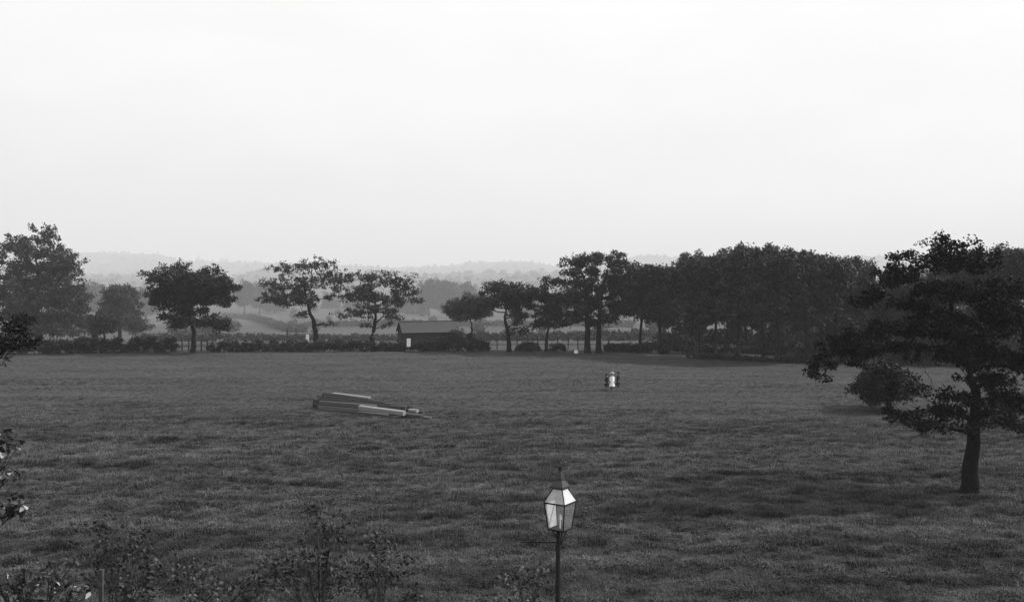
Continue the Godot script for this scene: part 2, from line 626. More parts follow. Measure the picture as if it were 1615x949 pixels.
# ---------------------------------------------------------------- sky
func build_sky() -> PanoramaSkyMaterial:
	var w := 1024
	var h := 512
	var im := Image.create(w, h, false, Image.FORMAT_RGBF)
	var f := FastNoiseLite.new()
	f.seed = 5
	f.frequency = 0.9
	f.fractal_octaves = 4
	for y in h:
		var el := PI / 2 - PI * (y + 0.5) / h
		for x in w:
			var a := TAU * (x + 0.5) / w      # 0 is ahead (-Z), growing to the right
			var dir := Vector3(sin(a) * cos(el), sin(el), -cos(a) * cos(el))
			var up := maxf(el, 0.0)
			var side := 0.5 + 0.5 * sin(a + 0.25)
			var low := 0.54 + 0.44 * side
			var v := lerpf(low, 1.04, 1.0 - exp(-sin(up) / 0.13))     # a hazy sky is whiter overhead
			v *= 1.0 + 0.045 * f.get_noise_3d(dir.x * 2.2, dir.y * 9.0, dir.z * 2.2) + 0.02 * f.get_noise_3d(dir.x * 9.0, dir.y * 30.0, dir.z * 9.0)
			if el < 0:
				v = lerpf(v, 0.1, smoothstep(0.0, 0.05, -el))
			im.set_pixel(x, y, Color(v, v, v))
	var m := PanoramaSkyMaterial.new()
	m.panorama = ImageTexture.create_from_image(im)
	return m

# ---------------------------------------------------------------- children: one continuous skin each
func skin_mesh(bones: Array, cs: float) -> Buf:
	var lo := Vector3(1e9, 1e9, 1e9)
	var hi := -lo
	for q in bones:
		for e in 2:
			var r: Vector3 = Vector3.ONE * (q[2 + e] + 2.5 * cs)
			lo = lo.min(q[e] - r)
			hi = hi.max(q[e] + r)
	var nx := int((hi.x - lo.x) / cs) + 2
	var ny := int((hi.y - lo.y) / cs) + 2
	var nzz := int((hi.z - lo.z) / cs) + 2
	var f := PackedFloat32Array()
	f.resize(nx * ny * nzz)
	f.fill(9.0)
	for q in bones:
		var a: Vector3 = q[0]
		var c: Vector3 = q[1]
		var m: float = maxf(q[2], q[3]) + 3.0 * cs
		var l0 := (a.min(c) - Vector3.ONE * m - lo) / cs
		var l1 := (a.max(c) + Vector3.ONE * m - lo) / cs
		var ab := c - a
		var dd := maxf(ab.length_squared(), 1e-8)
		for z in range(maxi(0, int(l0.z)), mini(nzz, int(l1.z) + 1)):
			for y in range(maxi(0, int(l0.y)), mini(ny, int(l1.y) + 1)):
				for x in range(maxi(0, int(l0.x)), mini(nx, int(l1.x) + 1)):
					var p := lo + Vector3(x, y, z) * cs
					var t := clampf((p - a).dot(ab) / dd, 0, 1)
					var ds := p.distance_to(a + ab * t) - lerpf(q[2], q[3], t)
					var ix := (z * ny + y) * nx + x
					var old := f[ix]
					var kk := 0.015
					var hh := maxf(kk - absf(old - ds), 0.0) / kk
					f[ix] = minf(old, ds) - hh * hh * kk * 0.25
	var b := Buf.new()
	var idx := {}
	for z in nzz - 1:
		for y in ny - 1:
			for x in nx - 1:
				var sum := Vector3.ZERO
				var cnt := 0
				var vals := []
				for k in 8:
					vals.append(f[((z + (k >> 2)) * ny + y + ((k >> 1) & 1)) * nx + x + (k & 1)])
				for k in 8:
					for ax in [1, 2, 4]:
						if k & ax == 0 and (vals[k] < 0) != (vals[k | ax] < 0):
							var t: float = vals[k] / (vals[k] - vals[k | ax])
							var p0 := Vector3(k & 1, (k >> 1) & 1, k >> 2)
							var p1 := Vector3((k | ax) & 1, ((k | ax) >> 1) & 1, (k | ax) >> 2)
							sum += p0.lerp(p1, t)
							cnt += 1
				if cnt > 0:
					idx[(z * ny + y) * nx + x] = b.v.size()
					b.v.append(lo + (Vector3(x, y, z) + sum / cnt) * cs)
					var g: Vector3 = Vector3(vals[1] + vals[3] + vals[5] + vals[7] - vals[0] - vals[2] - vals[4] - vals[6], vals[2] + vals[3] + vals[6] + vals[7] - vals[0] - vals[1] - vals[4] - vals[5], vals[4] + vals[5] + vals[6] + vals[7] - vals[0] - vals[1] - vals[2] - vals[3])
					b.n.append(g.normalized())
	var st := [1, nx, nx * ny]
	for z in range(1, nzz - 1):
		for y in range(1, ny - 1):
			for x in range(1, nx - 1):
				var i0 := (z * ny + y) * nx + x
				for ax in 3:
					var s0 := f[i0] < 0
					if s0 != (f[i0 + st[ax]] < 0):
						var u: int = st[(ax + 1) % 3]
						var v: int = st[(ax + 2) % 3]
						var q := [idx[i0 - u - v], idx[i0 - v], idx[i0], idx[i0 - u]]
						if s0:
							q.reverse()
						b.i.append_array(PackedInt32Array([q[0], q[1], q[2], q[0], q[2], q[3]]))
	return b

func child(label: String, px: float, d: float, H: float, turn: float, dress: float, hat: float, flare: float, arm: float, sd: int) -> void:
	var x := wx(px, d)
	var t := thing("person", label, "person", Vector3(x, gh(x, -d), -d), turn, "children standing together in the meadow")
	var s := H / 1.1
	var V := func(a, b_, c): return Vector3(a, b_, c) * s
	var bones := []
	# torso, neck, head with face
	bones.append([V.call(0, .50, 0), V.call(0, .66, 0), .075 * s, .082 * s])
	bones.append([V.call(0, .66, 0), V.call(0, .80, -.005), .082 * s, .075 * s])
	bones.append([V.call(-.09, .81, 0), V.call(.09, .81, 0), .035 * s, .035 * s])
	bones.append([V.call(0, .82, 0), V.call(0, .90, .005), .032 * s, .03 * s])
	bones.append([V.call(0, .955, .012), V.call(0, 1.01, -.004), .066 * s, .08 * s])
	bones.append([V.call(0, .955, .075), V.call(0, .968, .08), .010 * s, .007 * s])
	bones.append([V.call(-.072, .968, 0), V.call(-.078, .985, 0), .010 * s, .010 * s])
	bones.append([V.call(.072, .968, 0), V.call(.078, .985, 0), .010 * s, .010 * s])
	for e in [-1, 1]:
		var hip: Vector3 = V.call(.05 * e, .50, 0)
		var knee: Vector3 = V.call(.055 * e, .28, .02 * e)
		var ank: Vector3 = V.call(.058 * e, .06, .005 * e)
		bones.append([hip, knee, .06 * s, .042 * s])
		bones.append([knee, ank, .042 * s, .027 * s])
		bones.append([ank, V.call(.062 * e, .03, .09 + .005 * e), .03 * s, .024 * s])
		var sh: Vector3 = V.call(.095 * e, .80, 0)
		var el: Vector3 = sh + Vector3(.03 * e, -.15, -.01) * s
		var wr: Vector3 = el + Vector3(-.01 * e, -.12, .05 + arm * .05) * s
		bones.append([sh, el, .033 * s, .026 * s])
		bones.append([el, wr, .026 * s, .018 * s])
		bones.append([wr, wr + Vector3(0, -.04, .012) * s, .018 * s, .016 * s])
	var body := skin_mesh(bones, 0.016)
	for e in [-1, 1]:
		var pal: Vector3 = (V.call(.095 * e, .80, 0)) + Vector3(.02 * e, -.31, .05 + arm * .05) * s
		for k in 5:
			var o := Vector3(0, -0.002, (k - 1.5) * 0.011) * s
			var tip := Vector3(-.008 * e, -(.036 + .007 * (1 - absf(k - 1.5))), .008) * s
			if k == 4:
				o = Vector3(-.004 * e, .012, .018) * s
				tip = Vector3(-.01 * e, -.018, .022) * s
			tube(body, [pal + o, pal + o + tip * 0.55, pal + o + tip], [.0065 * s, .006 * s, .0045 * s], 5)
	obj("body", body, M.skin, t)
	var cl := grained(dress * 0.85, dress * 1.12, 0.03, 4.0, 0.85, 300 + sd, 1.5)
	var db := Buf.new()
	lathe(db, [[.88 * s, .04 * s, .04 * s], [.858 * s, .10 * s, .06 * s], [.82 * s, .135 * s, .08 * s], [.77 * s, .125 * s, .09 * s], [.66 * s, .102 * s, .092 * s], [.60 * s, .108 * s, .098 * s], [.48 * s, .145 * s * flare, .13 * s * flare], [.36 * s, .18 * s * flare, .16 * s * flare], [.27 * s, .21 * s * flare, .185 * s * flare]], 40, Vector3.ZERO, 10, 0.06)
	var dr := obj("dress", db, cl, t)
	var sb := Buf.new()
	for e in [-1, 1]:
		var sh: Vector3 = V.call(.095 * e, .805, 0)
		var el: Vector3 = sh + Vector3(.03 * e, -.155, -.01) * s
		var wr: Vector3 = el + Vector3(-.009 * e, -.10, .042 + arm * .045) * s
		tube(sb, [sh, sh.lerp(el, 0.5), el, wr], [.046 * s, .045 * s, .038 * s, .026 * s], 10)
	obj("sleeve", sb, cl, dr)
	var hb := Buf.new()
	lathe(hb, [[1.098 * s, .01 * s, .01 * s], [1.09 * s, .05 * s, .055 * s], [1.05 * s, .088 * s, .092 * s], [.98 * s, .09 * s, .094 * s], [.90 * s, .075 * s, .075 * s], [.84 * s, .06 * s, .05 * s]], 16, Vector3(0, 0, -.02 * s))
	obj("hair", hb, M.hair, t)
	var kb := Buf.new()
	lathe(kb, [[1.135 * s, .01 * s, .01 * s], [1.13 * s, .07 * s, .075 * s], [1.06 * s, .097 * s, .102 * s], [1.045 * s, .15 * s, .155 * s], [1.035 * s, .152 * s, .157 * s], [1.038 * s, .09 * s, .09 * s]], 22, Vector3(0, 0, -.012 * s))
	obj("hat", kb, plain(hat, 0.8), t)
	for e in [-1, 1]:
		var bb := Buf.new()
		tube(bb, [V.call(.056 * e, .285, .012 * e), V.call(.057 * e, .17, .008 * e), V.call(.058 * e, .06, .002 * e), V.call(.06 * e, .035, .03), V.call(.062 * e, .025, .105)], [.048 * s, .040 * s, .034 * s, .037 * s, .026 * s], 9)
		obj("boot", bb, M.boot, t)

# ---------------------------------------------------------------- street lamp
func build_lamp() -> void:
	var d := 15.0
	var x := wx(881.0, d)
	var L := thing("street_lamp", "tall iron gas street lamp with four sided glass lantern and pointed cap", "street lamp", Vector3(x, 0, -d))
	# post
	var b := Buf.new()
	lathe(b, [[2.52, .0, .0], [2.50, .03, .03], [2.28, .032, .032], [2.27, .046, .046], [2.22, .046, .046], [2.21, .036, .036], [1.1, .046, .046], [1.08, .085, .085], [1.0, .085, .085], [.98, .09, .09], [.35, .11, .11], [.33, .15, .15], [.02, .17, .17], [0.0, .17, .17]], 18)
	obj("post", b, M.iron, L)
	# ladder rest, reaching out to the left only
	b = Buf.new()
	tube(b, [Vector3(.03, 2.33, 0), Vector3(-.20, 2.33, .0), Vector3(-.56, 2.33, 0)], [.011, .010, .008], 8)
	tube(b, [Vector3(-.56, 2.33, -.016), Vector3(-.56, 2.33, .016)], [.013, .013], 8)
	obj("ladder_rest", b, M.iron, L)
	# lantern, turned so that one corner looks towards us
	var head := Node3D.new()
	head.name = "lantern"
	L.add_child(head)
	head.rotation.y = deg_to_rad(57.0)
	head.position = Vector3(0.03, 0, 0)
	var yb := 2.60 + 0.06
	var y0 := yb + 0.055     # bottom of glass 2.715
	var y1 := 3.03 - 0.06    # eaves
	y1 = 2.975
	y0 = 2.545
	var y2 := 3.20           # under the cap
	y0 = 2.55
	var hb := 0.135
	var he := 0.185
	var ht := 0.085
	var C := [Vector2(-1, 1), Vector2(1, 1), Vector2(1, -1), Vector2(-1, -1)]
	# curved feet that carry the lantern
	for c in C:
		var f := Buf.new()
		tube(f, bez(Vector3(c.x * .02, 2.30, c.y * .02), Vector3(c.x * .03, 2.45, c.y * .03), Vector3(c.x * hb * .8, y0, c.y * hb * .8), 8), [.012, .011, .01, .01, .01, .01, .01, .01, .01], 7)
		obj("bracket", f, M.iron, head)
	var fr := Buf.new()
	for k in 4:
		var a: Vector2 = C[k]
		var c: Vector2 = C[(k + 1) % 4]
		beam(fr, Vector3(a.x * hb, y0, a.y * hb), Vector3(c.x * hb, y0, c.y * hb), .022, .026, 0, .004)
		beam(fr, Vector3(a.x * he, y1, a.y * he), Vector3(c.x * he, y1, c.y * he), .02, .022, 0, .004)
		beam(fr, Vector3(a.x * hb, y0, a.y * hb), Vector3(a.x * he, y1, a.y * he), .018, .018, 0, .004)
		beam(fr, Vector3(a.x * he, y1, a.y * he), Vector3(a.x * ht, y2, a.y * ht), .016, .016, 0, .004)
		beam(fr, Vector3(a.x * ht, y2, a.y * ht), Vector3(c.x * ht, y2, c.y * ht), .02, .022, 0, .004)
	obj("frame", fr, M.iron, head)
	for k in 4:
		var a: Vector2 = C[k]
		var c: Vector2 = C[(k + 1) % 4]
		var g := Buf.new()
		quad(g, Vector3(a.x * hb, y0 + .012, a.y * hb), Vector3(c.x * hb, y0 + .012, c.y * hb), Vector3(c.x * he, y1 - .012, c.y * he), Vector3(a.x * he, y1 - .012, a.y * he))
		obj("pane", g, M.sunlit_glass if k == 2 else M.glass, head)  # whitened pane: the sunlight striking it is put into its colour
		g = Buf.new()
		quad(g, Vector3(a.x * he, y1 + .012, a.y * he), Vector3(c.x * he, y1 + .012, c.y * he), Vector3(c.x * ht, y2 - .01, c.y * ht), Vector3(a.x * ht, y2 - .01, a.y * ht))
		obj("roof_pane", g, [M.sunlit_glass, M.glass, M.shaded_glass, M.shaded_glass][k], head)  # sunlit roof side painted white, shaded sides given greyer glass
	var fl := Buf.new()
	box(fl, Vector3(-hb * .95, y0 - .008, -hb * .95), Vector3(hb * .95, y0 + .006, hb * .95))
	obj("base_plate", fl, M.iron, head)
	var bu := Buf.new()
	lathe(bu, [[2.78, .0, .0], [2.78, .018, .018], [2.70, .026, .026], [2.69, .012, .012], [2.55, .011, .011]], 12)
	obj("burner", bu, M.burner, head)
	# stepped chimney cap
	var cp := Buf.new()
	for k in 4:
		var a: Vector2 = C[k]
		var c: Vector2 = C[(k + 1) % 4]
		var lv := [[ht + .03, y2 + .005], [ht + .028, y2 + .03], [ht * .62, y2 + .12], [ht * .60, y2 + .15], [.022, y2 + .265]]
		for q in 4:
			quad(cp, Vector3(a.x * lv[q][0], lv[q][1], a.y * lv[q][0]), Vector3(c.x * lv[q][0], lv[q][1], c.y * lv[q][0]), Vector3(c.x * lv[q + 1][0], lv[q + 1][1], c.y * lv[q + 1][0]), Vector3(a.x * lv[q + 1][0], lv[q + 1][1], a.y * lv[q + 1][0]))
	obj("cap", cp, M.copper, head)
	var fi := Buf.new()
	lathe(fi, [[3.545, .0, .0], [3.54, .012, .012], [3.525, .03, .03], [3.505, .036, .036], [3.485, .03, .03], [3.47, .014, .014], [3.44, .016, .016]], 14)
	obj("finial", fi, M.iron, head)

# ---------------------------------------------------------------- timber pile
func build_timber() -> void:
	# left end (px, distance, height), right end, width, height, material, label
	var list := [
		[500, 46.3, .10, 655, 44.6, .10, .22, .20, M.timber_dark, "dark long beam lowest on the grass under the timber pile"],
		[503, 45.7, .12, 606, 44.6, .12, .24, .22, M.timber, "grey squared beam lying lowest along the near side of the timber pile"],
		[497, 46.55, .34, 648, 45.0, .20, .26, .2, M.timber_dark, "dark thick beam in the heart of the timber pile, second layer"],
		[503, 46.2, .46, 632, 44.9, .30, .22, .2, M.timber_dark, "dark beam slanting down across the front of the timber pile"],
		[503, 46.75, .40, 660, 45.1, .24, .24, .2, M.timber_dark, "dark pole hidden low in the back of the timber pile"],
		[494, 46.9, .12, 668, 44.9, .12, .22, .22, M.timber_dark, "dark pole on the grass at the back of the timber pile"],
		[504, 46.0, .33, 592, 45.0, .33, .22, .20, M.timber, "grey beam in the second layer at the front of the timber pile"],
		[494, 46.5, .32, 640, 44.9, .31, .20, .20, M.timber_dark, "dark beam in the second layer, ending farthest left of the timber pile"],
		[500, 46.8, .50, 652, 45.0, .34, .20, .20, M.timber_dark, "dark pole in the third layer at the back of the timber pile"],
		[511, 46.45, .54, 618, 45.2, .40, .23, .19, M.timber_dark, "dark beam in the third layer at the front of the timber pile"],
		[509, 46.6, .66, 606, 45.3, .50, .21, .16, M.timber_dark, "dark slim pole topmost at the left of the timber pile"],
		[524, 46.5, .74, 582, 45.85, .66, .24, .06, M.timber_pale, "pale plank added as the sunlit top of the timber pile"],  # pale wood stands for the lit top of the piece below
		[566, 44.75, .33, 637, 43.95, .24, .22, .20, M.timber_pale, "short pale squared beam leaning on the front of the timber pile"],
		[565, 44.55, .10, 612, 43.95, .10, .20, .19, M.timber, "short grey beam on the grass before the pale squared beam"],
		[634, 44.3, .11, 667, 43.8, .11, .26, .22, M.timber_dark, "dark stub of beam at the right end of the timber pile"],
		[645, 44.6, .30, 658, 44.45, .29, .20, .13, M.timber_pale, "small pale block of wood on the right end of the timber pile"],
		[652, 44.0, .09, 679, 43.7, .07, .17, .14, M.timber, "thin grey piece sticking out at the far right of the timber pile"],
	]
	var rng := RandomNumberGenerator.new()
	rng.seed = 77
	for q in list:
		var d0: float = q[1] - 0.9 * (q[0] - 500.0) / 140.0      # the pile lies askew, its right end nearer
		var d1: float = q[4] - 0.9 * (q[3] - 500.0) / 140.0
		var p := Vector3(wx(q[0], d0), 0, -d0)
		var r := Vector3(wx(q[3], d1), 0, -d1)
		var c := (p + r) / 2
		var y := gh(c.x, c.z)
		p.y = y + q[2]
		r.y = y + q[5]
		c = (p + r) / 2
		var b := Buf.new()
		var round_pole: bool = q[8] == M.timber_dark and str(q[9]).contains("pole")
		if round_pole:
			var g := []
			for e in 7:
				var u := e / 6.0
				g.append((p - c).lerp(r - c, u) + Vector3(0, 0.015 * sin(u * 5.0 + q[0]), 0.03 * sin(u * 4.0 + q[3])))
			tube(b, g, [q[6] * .60, q[6] * .58, q[6] * .57, q[6] * .54, q[6] * .52, q[6] * .48, q[6] * .42], 10)
		else:
			beam(b, p - c, r - c, q[6], q[7], rng.randf_range(-.3, .3), 0.018)
		var o := obj("timber_pole" if round_pole else "squared_timber", b, q[8], self)
		o.position = c
		tag(o, q[9], "timber", "timbers piled in the meadow")

# ---------------------------------------------------------------- shed
func build_shed() -> void:
	var d := 87.0
	var x := wx(672.0, d)
	var y := gh(x, -d)
	var t := thing("shed", "low dark wooden shed with pitched roof behind the clipped hedge", "shed", Vector3(x, y, -d), deg_to_rad(17.0))
	var w := 2.35
	var dp := 1.35
	var h := wy(521, d) - y
	var hr := wy(507, d) - y
	for k in 24:
		var b := Buf.new()
		var x0 := -w + 2 * w * k / 24.0
		box(b, Vector3(x0 + .004, 0, dp - .03), Vector3(x0 + 2 * w / 24.0 - .004, h, dp + .002 * (k % 3)))
		obj("board", b, M.shed_wall, t)
	var bw := Buf.new()
	box(bw, Vector3(-w + .02, 0, -dp), Vector3(w - .02, h, dp - .05))
	obj("wall", bw, M.shed_dark, t)
	for e in [-1, 1]:
		var g := Buf.new()
		var xx: float = e * w
		var pr := [Vector3(xx, 0, dp), Vector3(xx, 0, -dp), Vector3(xx, h, -dp), Vector3(xx, hr - .06, 0), Vector3(xx, h, dp)]
		for s in 2:
			var o := g.v.size()
			for p in pr:
				g.v.append(p + Vector3(.03 * e * (1 if s == 0 else -1), 0, 0))
				g.n.append(Vector3(e if s == 0 else -e, 0, 0))
			g.i.append_array(PackedInt32Array([o, o + 1, o + 2, o, o + 2, o + 3, o, o + 3, o + 4]))
		obj("gable", g, M.shed_wall, t)
	for e in [-1, 1]:
		var r := Buf.new()
		var a := Vector3(0, hr, 0)
		var c := Vector3(0, h - .12, e * (dp + .22))
		beam(r, Vector3(-w - .18, (a.y + c.y) / 2, c.z / 2), Vector3(w + .18, (a.y + c.y) / 2, c.z / 2), a.distance_to(c), .05, -e * atan2(a.y - c.y, dp + .22) * -1.0)
		obj("roof", r, M.shed_roof, t)
	var rg := Buf.new()
	beam(rg, Vector3(-w - .2, hr + .03, 0), Vector3(w + .2, hr + .03, 0), .16, .06, 0, .01)
	obj("ridge_board", rg, M.shed_dark, t)
	var dr := Buf.new()
	box(dr, Vector3(-w - .07, 0, -.45), Vector3(-w - .032, 1.55, .45))
	obj("door", dr, M.shed_dark, t)

# ---------------------------------------------------------------- far buildings on the ridge
func far_building(called: String, label: String, d: float, parts: Array) -> void:
	var x := wx(parts[0][1], d)
	var y := gh(x, -d) - 3.0
	var t := thing(called, label, "building", Vector3(x, y, -d))
	for p in parts:
		var b := Buf.new()
		var x0 := wx(p[1], d) - x
		var hw: float = p[2] / 2.0 / F * d
		var top := wy(p[3], d) - y
		if p[0] == "spire":
			lathe(b, [[top, 0.01, 0.01], [top - p[4] / F * d, hw, hw]], 8)
		else:
			box(b, Vector3(x0 - hw, 0, -hw), Vector3(x0 + hw, top, hw))
			obj(p[0], b, M.stone, t)
			continue
		var o := obj(p[0], b, M.stone, t)
		o.position.x = x0

# ---------------------------------------------------------------- near plants, leaves one by one
func near_plant(called: String, label: String, d: float, root_px: float, clusters: Array, s: float, count: int, tone: float, seed_: int) -> void:
	var rng := RandomNumberGenerator.new()
	rng.seed = seed_
	var x := wx(root_px, d)
	var base := Vector3(x, gh(x, -d) - .03, -d)
	var t := thing(called, label, "shrub", base)
	var top := 0.0
	for c in clusters:
		top = maxf(top, wy(c[1], d))
	var tb := Buf.new()
	tube(tb, [Vector3.ZERO, Vector3(.05, top * .3, .04), Vector3(-.03, top * .6, 0), Vector3(.02, top * .9, .03)], [.05, .042, .032, .015], 8)
	obj("stem", tb, M.bark, t)
	var mats := []
	for k in 4:
		var m := leafy(0.25 + 0.06 * k, 0.1)
		m.vertex_color_use_as_albedo = false
		m.albedo_color = lin([0.4 * tone, 0.7 * tone, 1.1 * tone, 0.3][k])  # last tone puts a sky glint into the colour of some leaves
		mats.append(m)
	var leaves := []
	for k in 3:
		var lb := Buf.new()
		# a rounded leaf with a folded midrib
		var prof := [0.0, 0.24, 0.34, 0.31, 0.18, 0.0]
		for j in 6:
			var u := j / 5.0
			for e in [-1, 0, 1]:
				lb.v.append(Vector3(e * prof[j], (0.10 if e != 0 else 0.0) * prof[j] * 2.0 - 0.18 * u * u * (k + 0.5), u))
				lb.n.append(Vector3(-e * 0.25, 1, 0.15).normalized())
				lb.c.append(Color.WHITE)
		for j in 5:
			for e in 2:
				var a := j * 3 + e
				lb.i.append_array(PackedInt32Array([a, a + 1, a + 3, a + 1, a + 4, a + 3]))
		leaves.append(mesh_of(lb))
	var wsum := 0.0
	for c in clusters:
		wsum += c[2] * c[3]
	for c in clusters:
		var cc := Vector3(wx(c[0], d), wy(c[1], d), -d + (c[4] if c.size() > 4 else 0.0)) - base
		var r := Vector3(c[2], c[3], c[2]) * d / F
		var wb := Buf.new()
		var at := Vector3(0, minf(cc.y - .3, top * .8), 0)
		var lp := bez(at, (at + cc) / 2 + Vector3(0, .12, 0), cc, 6)
		tube(wb, lp, [.014, .012, .011, .01, .008, .007, .005], 6)
		var n := int(count * c[2] * c[3] / wsum)
		var pos := []
		for k in n:
			var p := cc + rdir(rng) * r * pow(rng.randf(), 0.5)
			pos.append(p)
			if k % 3 == 0:
				var fr: Vector3 = lp[rng.randi_range(3, 6)]
				tube(wb, [fr, (fr + p) / 2 + rdir(rng) * .02, p], [.005, .004, .002], 4, false)
		obj("branch", wb, M.twig, t)
		for p in pos:
			var o := put("leaf", leaves[rng.randi() % 3], mats[[0, 0, 0, 0, 1, 1, 1, 2, 2, 3][rng.randi() % 10]], t)
			var bs := Basis(Vector3.UP, rng.randf() * TAU) * Basis(Vector3.RIGHT, rng.randf_range(-0.3, 0.9)) * Basis(Vector3.FORWARD, rng.randf_range(-0.6, 0.6))
			o.transform = Transform3D(bs.scaled(Vector3.ONE * s * rng.randf_range(0.6, 1.2)), p)

# a tall loose shrub at the near edge of the meadow
func shrub(label: String, d: float, px: float, lobes: Array, seed_: int, o := {}) -> void:
	var rng := RandomNumberGenerator.new()
	rng.seed = seed_
	var x := wx(px, d)
	var base := Vector3(x, gh(x, -d) - .03, -d)
	var t := thing("tall_shrub", label, "shrub", base, 0.0, o.get("group", "loose shrubs along the near edge of the meadow"))
	var lb := Buf.new()
	for l in lobes:
		var c := Vector3(wx(l[0], d), wy(l[1], d), -d + rng.randf_range(-.5, .5)) - base
		var r := Vector3(l[2], l[3], l[2]) * d / F
		var wb := Buf.new()
		var lp := bez(Vector3(rng.randf_range(-.1, .1), 0, rng.randf_range(-.1, .1)), Vector3(c.x * .25, c.y * .6, c.z * .4), c + Vector3(0, r.y * .4, 0), 8)
		tube(wb, lp, [.035, .03, .027, .023, .02, .016, .012, .009, .005], 6)
		var n := int(l[2] * l[3] * o.get("n", 0.032))
		for k in n:
			var p := c + rdir(rng) * r * pow(rng.randf(), 0.38) * 1.15
			var fr: Vector3 = lp[rng.randi_range(3, 8)]
			tube(wb, [fr, (fr + p) / 2 + rdir(rng) * .05, p], [.007, .005, .002], 4, false)
			clump(lb, p, Vector3(.19, .13, .19), rng.randi_range(4, 11), o.get("leaf", .085), .34, o.get("tone", .035) * rng.randf_range(.5, 1.8), rng)
		obj("stem", wb, M.twig, t)
	obj("foliage", lb, M.gloss_leaf, t)

# ----------------------------------------------------------------
func _ready() -> void:
	# camera
	var cam := Camera3D.new()
	cam.name = "camera"
	cam.position = Vector3(0, EYE, 0)
	cam.rotation.x = -atan((474.5 - HOR) / F)
	cam.fov = rad_to_deg(2 * atan(474.5 / F))
	cam.near = 0.1
	cam.far = 12000.0
	add_child(cam)
	cam.current = true
	# sky, haze, exposure
	nz.seed = 3
	nz.frequency = 0.06
	nz.fractal_octaves = 3
	nz2.seed = 8
	nz2.frequency = 0.008
	cell.noise_type = FastNoiseLite.TYPE_CELLULAR
	cell.cellular_return_type = FastNoiseLite.RETURN_CELL_VALUE
	cell.frequency = 0.02
	cell.seed = 4
	var env := Environment.new()
	env.background_mode = Environment.BG_SKY
	var sky := Sky.new()
	sky.sky_material = build_sky()
	env.sky = sky
	env.tonemap_mode = Environment.TONE_MAPPER_LINEAR
	env.tonemap_exposure = 1.0
	env.fog_enabled = true
	env.fog_density = 0.00042
	env.fog_light_color = Color(0.95, 0.95, 0.95)
	env.sdfgi_enabled = true
	env.ssao_enabled = true
	env.ssil_enabled = true
	var we := WorldEnvironment.new()
	we.name = "world_environment"
	we.environment = env
	add_child(we)
	# hazy sun from the right, a little behind the trees
	var sun := DirectionalLight3D.new()
	sun.name = "sun"
	sun.light_energy = 1.6
	sun.light_angular_distance = 2.0
	sun.light_color = Color(1, 1, 1)
	sun.shadow_enabled = true
	add_child(sun)
	var el := deg_to_rad(40.0)
	var ph := deg_to_rad(8.0)
	sun.look_at_from_position(Vector3.ZERO, Vector3(-cos(el) * cos(ph), -sin(el), cos(el) * sin(ph)), Vector3.UP)

	make_materials()
	build_ground()
	build_grass()
	print("land done")
	build_trees()
	print("trees done")
	build_hedges()
	build_shed()
	build_lamp()
	build_timber()
	build_people()
	build_small()
	build_near()
	print("all done")

